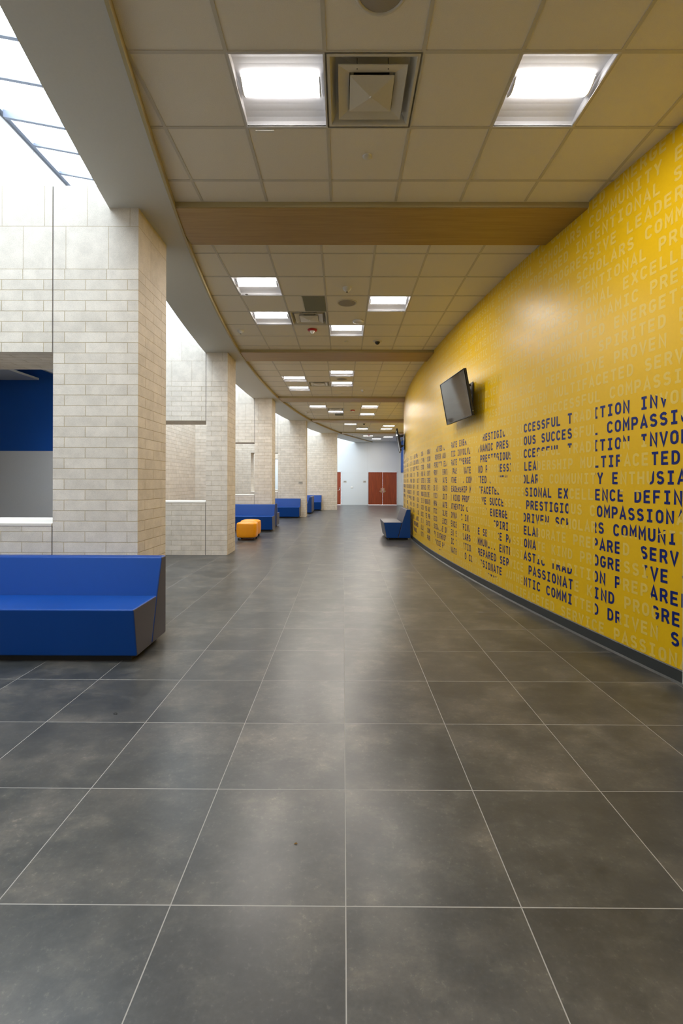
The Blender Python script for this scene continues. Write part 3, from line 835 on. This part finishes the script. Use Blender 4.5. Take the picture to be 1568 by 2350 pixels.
# ------------------------------------------------------------------ fixtures in the ceiling
def build_light(name='ceiling_light'):
    r = bpy.data.objects.new(name, None); COL.objects.link(r)
    h = MB()
    a = T / 2 - .012
    # trough: profile in (y, z), from the near rim over the two reflector pans to the far rim
    def prof(sgn):
        return [(sgn * a, .0), (sgn * a, .018)] + [(sgn * (a - (a - .105) * (1 - math.cos(t * PI / 2 / 5))), .018 + .047 * math.sin(t * PI / 2 / 5)) for t in range(1, 6)]
    pr1 = prof(-1)
    pr2 = prof(1)
    for p in (pr1, pr2):
        for (y0, z0), (y1, z1) in zip(p[:-1], p[1:]):
            h.poly([(-a, y0, z0), (a, y0, z0), (a, y1, z1), (-a, y1, z1)])
    h.poly([(-a, -.105, .065), (a, -.105, .065), (a, .105, .065), (-a, .105, .065)])
    for sx in (-1, 1):
        for (y0, z0), (y1, z1) in list(zip(pr1[:-1], pr1[1:])) + [((-.105, .065), (.105, .07))] + list(zip(pr2[:-1], pr2[1:])):
            h.poly([(sx * a, y0, -.0), (sx * a, y1, -.0), (sx * a, y1, z1), (sx * a, y0, z0)])
    # rim flange
    f = T / 2
    for (x0, x1, y0, y1) in ((-f, f, -f, -a), (-f, f, a, f), (-f, -a, -a, a), (a, f, -a, a)):
        h.box(x0, x1, y0, y1, -.001, .004)
    h.build('reflector_housing', M['pan'], parent=r)
    l_ = MB()
    cpts = [(-.085 + .17 * i / 8, 0.046 - .036 * math.sin(PI * i / 8)) for i in range(9)]
    for (y0, z0), (y1, z1) in zip(cpts[:-1], cpts[1:]):
        l_.poly([(-a + .035, y0, z0), (a - .035, y0, z0), (a - .035, y1, z1), (-a + .035, y1, z1)])
    ln = l_.build('lens', M['lens'], parent=r)
    ld = bpy.data.lights.new('lamp', 'AREA')
    ld.shape = 'RECTANGLE'; ld.size = 2 * a - .08; ld.size_y = .11; ld.energy = LAMP_W; ld.color = (1.0, 0.93, 0.84)
    lo = bpy.data.objects.new('lamp', ld); COL.objects.link(lo); lo.parent = r; lo.location = (0, 0, .008)
    for sx in (-1, 1):
        e = MB()
        e.poly([(sx * (a - .034), y, z - .004) for y, z in cpts] + [(sx * (a - .034), .085, .06), (sx * (a - .034), -.085, .06)])
        e.poly([(sx * (a - .026), y, z - .004) for y, z in cpts] + [(sx * (a - .026), .085, .06), (sx * (a - .026), -.085, .06)])
        for (y0, z0), (y1, z1) in zip(cpts[:-1], cpts[1:]):
            e.poly([(sx * (a - .034), y0, z0 - .004), (sx * (a - .026), y0, z0 - .004), (sx * (a - .026), y1, z1 - .004), (sx * (a - .034), y1, z1 - .004)])
        e.build('lens_end', M['white_pl'], parent=r)
    return r
def copy_tree(o, parent=None):
    c = o.copy(); COL.objects.link(c); c.parent = parent
    for ch in list(o.children): copy_tree(ch, c)
    return c
LT = {(0, (-1, 0)): 'lit square ceiling light left of the large square vent, in the first tile field',
      (0, (2, 0)): 'lit square ceiling light near the top of the yellow wall, in the first tile field',
      (0, (-1, -6)): 'unseen ceiling light added behind the camera position, nearer the soffit',
      (0, (2, -6)): 'unseen ceiling light added behind the camera position, nearer the yellow wall',
      (0, (-1, -11)): 'unseen ceiling light added at the rear end wall, nearer the soffit',
      (0, (2, -11)): 'unseen ceiling light added at the rear end wall, middle of three',
      (0, (4, -8)): 'unseen ceiling light added at the rear, close to the yellow wall',
      (1, (-2, 1)): 'lit ceiling light with a small dark sensor spot, just beyond the first wood beam',
      (1, (-2, 3)): 'lit ceiling light immediately left of the vent between first and second wood beams',
      (1, (1, 2)): 'lit ceiling light beside the round speaker, on its yellow wall side',
      (1, (0, 4)): 'lit ceiling light between the red alarm and the round white access point',
      (2, (0, 1)): 'lit ceiling light just beyond the second wood beam, before the faint round speaker',
      (2, (0, 3)): 'lit ceiling light on the yellow wall side of the vent, beyond second wood beam',
      (2, (-2, 2)): 'lit ceiling light on the soffit side beyond the second beam, first of that pair',
      (2, (-2, 4)): 'lit ceiling light on the soffit side beyond the second beam, further of that pair',
      (3, (-2, 0)): 'lit ceiling light just beyond the third wood beam, on the soffit side',
      (3, (1, 0)): 'lit ceiling light just beyond the third wood beam, on the yellow wall side',
      (3, (-1, 2)): 'lit ceiling light right behind the vent beyond the third wood beam',
      (3, (1, 3)): 'lit ceiling light just before the fourth wood beam, on the yellow wall side',
      (4, (0, 0)): 'lit ceiling light just beyond the fourth wood beam, on the soffit side',
      (4, (1, 3)): 'lit ceiling light right behind the vent beyond the fourth wood beam',
      (4, (3, 1)): 'lit ceiling light beyond the fourth beam near the yellow wall, first of the pair',
      (4, (3, 3)): 'lit ceiling light beyond the fourth beam near the yellow wall, second of the pair',
      (5, (2, 0)): 'lit ceiling light beyond the last wood beam, behind the far red alarm',
      (5, (4, 1)): 'lit ceiling light beyond the last wood beam, nearest the far wall television',
      (5, (3, 3)): 'lit ceiling light closest to the white end wall'}
proto = build_light()
first = True
for f, cells in LIGHTS.items():
    for c in cells:
        o = proto if first else copy_tree(proto)
        first = False
        x0, x1, y0, y1 = cell(f, *c)
        o.location = ((x0 + x1) / 2, (y0 + y1) / 2, CZ)
        tag(o, LT[(f, c)], 'ceiling light', 'square recessed ceiling lights')
for lx, lab in ((-7.0, 'unseen ceiling light added to brighten the blue side room, nearer the brick opening'), (-8.4, 'unseen ceiling light added to brighten the blue side room, deeper inside')):
    o = copy_tree(proto)  # unseen lamps added to brighten the side room wall
    o.location = (lx, 7.7, 3.485)
    tag(o, lab, 'ceiling light', 'square recessed ceiling lights')
# small sensor spot on one light
x0, x1, y0, y1 = cell(1, -2, 1)
o = MB().lathe([(0, -.006), (.018, -.005), (.022, .0)], (0, 0, 0), 14).build('light_sensor', M['joint'], loc=(x0 + .10, y1 - .05, CZ + .0))
tag(o, 'tiny dark sensor at the rim of the first light beyond the first beam', 'sensor')

def build_vent():
    r = bpy.data.objects.new('ceiling_vent', None); COL.objects.link(r)
    fr = MB()
    f, a = T / 2, T / 2 - .03
    def ring(m, o_, zo, i_, zi):
        for k in range(4):
            ca, sa = [(1, 0), (0, 1), (-1, 0), (0, -1)][k]
            def R(x, y): return (x * ca - y * sa, x * sa + y * ca)
            q = [R(-o_, -o_), R(o_, -o_), R(i_, -i_), R(-i_, -i_)]
            m.poly([(q[0][0], q[0][1], zo), (q[1][0], q[1][1], zo), (q[2][0], q[2][1], zi), (q[3][0], q[3][1], zi)])
    ring(fr, f, .0, a, .0); ring(fr, a, .0, a - .035, .055); ring(fr, a - .035, .055, .12, .09)
    fr.build('frame_pan', M['vent'], parent=r)
    MB().lathe([(.125, .088), (.125, .20), (.0, .20)], (0, 0, 0), 24).build('duct_throat', M['duct'], parent=r)
    op = MB()
    ring(op, .222, -.004, .150, .012); ring(op, .150, .012, .140, .045); ring(op, .222, -.004, .222, .002); ring(op, .222, .002, .150, .018)
    op.build('outer_cone', M['vent'], parent=r, bevel=0)
    ip = MB()
    ring(ip, .145, -.006, .005, -.026); ring(ip, .145, -.006, .145, .0); ring(ip, .145, .0, .005, .0)
    ip.lathe([(0, -.031), (.008, -.030), (.010, -.024)], (0, 0, 0), 10)
    ip.build('centre_plate', M['vent'], parent=r)
    for sx in (-1, 1):
        MB().box(sx * .10 - .003, sx * .10 + .003, -.19, -.183, -.0, .08).build('hanger_wire', M['joint'], parent=r)
    return r
VT = ['large square ceiling vent between the two nearest ceiling lights',
      'square ceiling vent in front of the red alarm, beyond the first wood beam',
      'square ceiling vent between light pairs beyond the second wood beam',
      'square ceiling vent beyond the third wood beam, in front of a light',
      'square ceiling vent beyond the fourth wood beam behind the dome camera',
      'square ceiling vent beyond the last wood beam, near the end wall']
vp = build_vent(); first = True
for f, cells in VENTS.items():
    o = vp if first else copy_tree(vp)
    first = False
    x0, x1, y0, y1 = cell(f, *cells[0])
    o.location = ((x0 + x1) / 2, (y0 + y1) / 2, CZ)
    tag(o, VT[f], 'ceiling vent', 'square ceiling vents')
for f, hc in HALF.items():
    x0, x1, y0, y1 = cell(f, *hc)
    o = MB().box(-.16, .16, -T / 2 + .02, T / 2 - .02, -.004, .004).build('return_panel', M['grey_panel'], loc=(x1 - .18, (y0 + y1) / 2, CZ))
    MB().box(-.175, -.16, -T / 2 + .02, T / 2 - .02, -.006, .004).build('panel_edge', M['vent'], parent=o)
    tag(o, ['', 'grey half tile panel in the ceiling behind the first wood beam beside the vent', '', 'grey half tile panel in the ceiling before the fourth wood beam'][f], 'ceiling panel', 'grey half tile panels')

def disc_fix(name, prof, matl, loc, label, cat, seg=28, extra=None, group=None):
    o = MB().lathe(prof, (0, 0, 0), seg).build(name, matl, loc=loc, smooth=True)
    tag(o, label, cat, group)
    if extra:
        for nm, pf, mt, off in extra:
            MB().lathe(pf, off, seg).build(nm, mt, parent=o, smooth=True)
    return o
# px -> ceiling helper values worked out beforehand: (x, y)
sp_prof = [(0, -.004), (.120, -.004), (.128, -.001)]
sp_ring = [(.128, -.001), (.131, -.007), (.146, -.005), (.150, 0)]
for x, y, lab in ((0.195, 2.49, 'large round ceiling speaker at the top of the photo'),
                  (0.045, 6.86, 'round ceiling speaker next to a light, beyond the first wood beam'),
                  (-0.05, 11.93, 'faint round ceiling speaker between two lights beyond the second beam')):
    disc_fix('ceiling_speaker', sp_prof, M['grille'], (x, y, CZ + .003), lab, 'speaker', 40, [('bezel', sp_ring, M['vent'], (0, 0, 0))], 'round ceiling speakers')
cap = [(0, -.010), (.030, -.010), (.036, -.006), (.037, 0)]
for x, y, lab in ((0.185, 3.775, 'round white sprinkler cap on a tile before the first wood beam'),
                  (0.045, 8.73, 'round white sprinkler cap on a tile before the second wood beam'),
                  (-0.05, 13.86, 'round white sprinkler cap on a tile before the third wood beam'),
                  (0.33, 18.95, 'round white sprinkler cap on a tile before the fourth wood beam')):
    disc_fix('sprinkler_cap', cap, M['white_pl'], (x, y, CZ + .004), lab, 'sprinkler cap', 24, None, 'sprinkler caps in the ceiling')
smoke = [(0, -.058), (.018, -.056), (.024, -.046), (.045, -.036), (.056, -.02), (.060, 0)]
for x, y, lab in ((0.04, 6.33, 'white smoke detector on the ceiling just beyond the first wood beam'),
                  (-1.81, 8.12, 'white smoke detector beside the curved soffit before the second beam'),
                  (0.55, 13.30, 'white smoke detector alone on plain tiles before the third wood beam'),
                  (-1.40, 17.62, 'white smoke detector beside the curved soffit before the fourth beam'),
                  (0.80, 26.6, 'white smoke detector beside the curved soffit beyond the last beam')):
    disc_fix('smoke_detector', smoke, M['white_pl'], (x, y, CZ + .004), lab, 'smoke detector', 24,
             [('sensor_chamber', [(0, -.066), (.012, -.064), (.016, -.052)], M['joint'], (0, 0, 0))], 'white smoke detectors')
disc_fix('wireless_access_point', [(0, -.040), (.060, -.038), (.085, -.026), (.092, -.010), (.085, 0)], M['white_pl'], (0.235, 7.62, CZ + .004),
         'round white wireless access point on the ceiling behind the speaker', 'access point', 32,
         [('status_ring', [(.030, -.0405), (.034, -.0425), (.038, -.040)], M['vent'], (0, 0, 0))])
for x, y, lab in ((-0.55, 8.06, 'red ceiling fire alarm just behind the vent, beyond the first beam'),
                  (0.33, 17.05, 'red ceiling fire alarm beyond the third wood beam'),
                  (1.42, 26.0, 'red ceiling fire alarm beyond the last wood beam')):
    disc_fix('fire_alarm_strobe', [(0, -.03), (.060, -.03), (.080, -.022), (.084, -.008), (.080, 0)], M['red'], (x, y, CZ + .004), lab, 'fire alarm', 28,
             [('strobe_lens', [(0, -.078), (.012, -.075), (.030, -.055), (.045, -.030)], M['white_pl'], (0, 0, 0))], 'red ceiling fire alarms')
for x, y, lab in ((0.63, 8.72, 'black dome camera on the ceiling before the second wood beam'),
                  (0.92, 20.95, 'black dome camera on the ceiling beyond the fourth wood beam')):
    disc_fix('dome_camera', [(.085, 0), (.083, -.010), (.055, -.016), (.050, -.016)], M['vent'], (x, y, CZ + .004), lab, 'camera', 28,
             [('dome', [(0, -.066), (.022, -.062), (.040, -.046), (.050, -.016)], M['black'], (0, 0, 0))], 'black dome cameras')
o = MB().box(-.07, .07, -.012, .012, -.006, 0).build('grid_clip', M['white_pl'], loc=(-0.60, 3.495, CZ - .0005), bevel=.003, seg=2)
tag(o, 'small white clip on the ceiling grid at the corner of the near light', 'clip')

# ------------------------------------------------------------------ televisions
def build_tv():
    """local: X along the width, Y towards the wall (back), Z up; origin at the lower edge of the screen"""
    r = bpy.data.objects.new('television', None); COL.objects.link(r)
    W, Hh = 1.14, 0.69
    MB().box(-W / 2, W / 2, .012, .045, 0, Hh).box(-.35, .35, .045, .075, .10, .52).build('casing', M['black'], parent=r, bevel=.006, seg=2)
    MB().box(-W / 2 + .012, W / 2 - .012, .006, .013, .018, Hh - .012).build('screen', M['screen'], parent=r)
    b = MB()
    b.box(-W / 2, W / 2, 0, .014, 0, .017); b.box(-W / 2, W / 2, 0, .014, Hh - .011, Hh)
    b.box(-W / 2, -W / 2 + .011, 0, .014, .017, Hh - .011); b.box(W / 2 - .011, W / 2, 0, .014, .017, Hh - .011)
    b.build('bezel', M['black'], parent=r, bevel=.002, seg=1)
    mb = MB()
    c_, s_ = math.cos(math.radians(-10.5)), math.sin(math.radians(-10.5))
    def back(y, z): return (y * c_ - (z - .10) * s_, y * s_ + (z - .10) * c_ + .10)
    for sx in (-1, 1):
        for (z0, y1) in ((.15, .135), (.47, .135)):
            mb.box(sx * .2 - .018, sx * .2 + .018, .04, .15 + (.06 if z0 > .3 else .0), z0, z0 + .035)
    mb.prism([back(.148, .08), back(.160, .08), back(.160, .56), back(.148, .56)], lambda p, t: (t, p[0], p[1]), -.26, .26)
    mb.build('wall_bracket', M['black'], parent=r)
    MB().lathe([(0, .002), (.006, .0), (.008, -.004)], (W / 2 + .001, .03, .07), 10, axis='X').build('side_button', M['metal'], parent=r)
    return r
def tv_at(o, y, xb, z, tilt, yawdeg):
    o.location = (xb, y, z)
    o.rotation_euler = (math.radians(tilt), 0, math.radians(yawdeg))
tv = build_tv()
tvs = [(7.25, 'wall mounted black television tilted down over the yellow lettering', 'black tilt bracket behind the near television'),
       (14.7, 'far black television seen edge on at the end of the yellow wall', 'black tilt bracket behind the far television')]
for i, (y, lab, lab2) in enumerate(tvs):
    o = tv if i == 0 else copy_tree(tv)
    cx, cy, R = WALL
    a = math.asin((cy - y) / R)
    xw = arcx(WALL, y)
    # local +Y points to the wall (outward normal away from the hall)
    yaw = -PI / 2 - a * 1.0
    yaw = -PI / 2 + a
    nx, ny = -math.cos(a), -math.sin(a)
    o.location = (xw + nx * .155, y + ny * .155, 2.435)
    o.rotation_euler = (math.radians(10.5), 0, yaw)
    tag(o, lab, 'television', 'wall televisions')

# ------------------------------------------------------------------ lounge seating
def build_sofa(name, length, main, side):
    """local: X along the length (centred), back plane at Y=0, seat towards -Y, Z up"""
    r = bpy.data.objects.new(name, None); COL.objects.link(r)
    hl = length / 2
    z0 = .052
    back = [(0, z0), (0, .78), (-.105, .78), (-.212, .455), (-.322, z0)]
    seat = [(-.325, z0), (-.216, .452), (-.685, .450), (-.615, z0)]
    f = lambda p, t: (t, p[0], p[1])
    MB().prism(back, f, -hl, hl, 0, 1).build('backrest', [main, side], parent=r, bevel=.016, seg=3)
    MB().prism(seat, f, -hl, hl, 0, 1).build('seat', [main, side], parent=r, bevel=.014, seg=3)
    MB().box(-hl + .07, hl - .07, -.56, -.06, 0, z0 + .002).build('plinth', M['plinth'], parent=r)
    return r
B_, Gy = M['vinyl_blue'], M['vinyl_grey']
def sofa(length, loc, rz, lab, main=B_, side=Gy, name='lounge_sofa', group='blue modular sofas'):
    o = build_sofa(name, length, main, side)
    o.location = loc; o.rotation_euler = (0, 0, rz)
    tag(o, lab, 'sofa', group)
    return o
sofa(1.90, (-1.672 - .95, 4.372, 0), 0, 'large bright blue vinyl sofa against the nearest brick pier')
sofa(1.83, (-2.10 - .915, 14.345, 0), 0, 'blue vinyl sofa behind the two orange ottomans')
sofa(1.83, (-2.17 - .915, 15.065, 0), PI, 'dark blue sofa facing away behind the third brick pier, back to back')
sofa(1.83, (-1.79 - .915, 19.465, 0), 0, 'blue vinyl sofa against the fourth brick pier, under its sign plate')
sofa(1.83, (-1.15 - .915, 24.485, 0), 0, 'farthest blue vinyl sofa, against the last brick pier')
sofa(1.83, (-1.47, 21.5 + .915, 0), -PI / 2, 'grey backed sofa turned sideways between the last two brick piers', Gy, B_)
sofa(1.25, (1.715, 11.80 + .625, 0), -PI / 2, 'low two-tone grey and navy loveseat against the yellow wall', Gy, B_, 'loveseat', None)

def build_ottoman():
    r = bpy.data.objects.new('ottoman', None); COL.objects.link(r)
    # softly bowed block: plan outline with a curved front, narrower at one side
    plan = []
    for x, y in [(-.26, -.235), (-.13, -.262), (0, -.27), (.13, -.262), (.255, -.235), (.27, -.1), (.265, .12), (.235, .235), (.08, .265), (-.10, .262), (-.235, .235), (-.272, .1), (-.275, -.1)]:
        plan.append((x, y))
    m = MB(); n_ = len(plan)
    lev = [(.89, .045), (.95, .10), (.975, .25), (.95, .40), (.92, .445)]
    for s_, z in lev:
        m.v += [(x * s_, y * s_, z) for x, y in plan]
    for k in range(len(lev) - 1):
        for j in range(n_):
            j2 = (j + 1) % n_
            m.f.append((k * n_ + j, k * n_ + j2, (k + 1) * n_ + j2, (k + 1) * n_ + j)); m.mi.append(0)
    m.f.append(tuple(reversed(range(n_)))); m.mi.append(0)
    m.v.append((0, 0, .475)); top = len(m.v) - 1
    k0 = (len(lev) - 1) * n_
    for j in range(n_):
        m.f.append((k0 + j, k0 + (j + 1) % n_, top)); m.mi.append(0)
    o = m.build('cushion', M['vinyl_orange'], parent=r, smooth=True)
    md = o.modifiers.new('soft', 'SUBSURF'); md.levels = 1; md.render_levels = 2
    e = bpy.data.meshes.new
    for (x, y) in ((-.19, -.18), (.19, -.18), (.19, .18), (-.19, .18)):
        MB().lathe([(0, 0), (.022, 0), (.022, .05), (0, .05)], (x, y, 0), 14).build('foot', M['plinth'], parent=r)
    return r
ot = build_ottoman()
ot.location = (-2.45, 11.86, 0); ot.rotation_euler = (0, 0, 0)
tag(ot, 'front one of two amber orange ottomans beside the second brick pier', 'ottoman', 'orange ottomans')
o2 = copy_tree(ot); o2.location = (-2.505, 12.50, 0); o2.rotation_euler = (0, 0, PI)
tag(o2, 'rear one of two amber orange ottomans, partly hidden in front of the blue sofa', 'ottoman', 'orange ottomans')

# ------------------------------------------------------------------ crumbs on the floor
lf = MB()
lf.poly([(-.008, 0, .001), (0, -.004, .003), (.009, .001, .002), (.001, .005, .004)])
lf.poly([(-.008, 0, .001), (.001, .005, .004), (.009, .001, .002), (0, -.004, .003)])
o = lf.build('leaf_fragment', M['leaf'], loc=(-0.19, 1.885, 0), weld=False)
tag(o, 'tiny yellow brown leaf fragment on a near floor tile', 'leaf')
th = MB()
pts = [(.018 * math.cos(t * .6) + t * .003, .010 * math.sin(t * .6)) for t in range(9)]
for q in stroke_quads(pts, .002):
    th.prism([(p.x, p.y) for p in q], lambda p, t: (p[0], p[1], t), .0, .002)
o = th.build('thread', M['thread'], loc=(-1.45, 2.93, 0))
tag(o, 'curled black thread lying on the floor tiles in front of the sofa', 'thread')
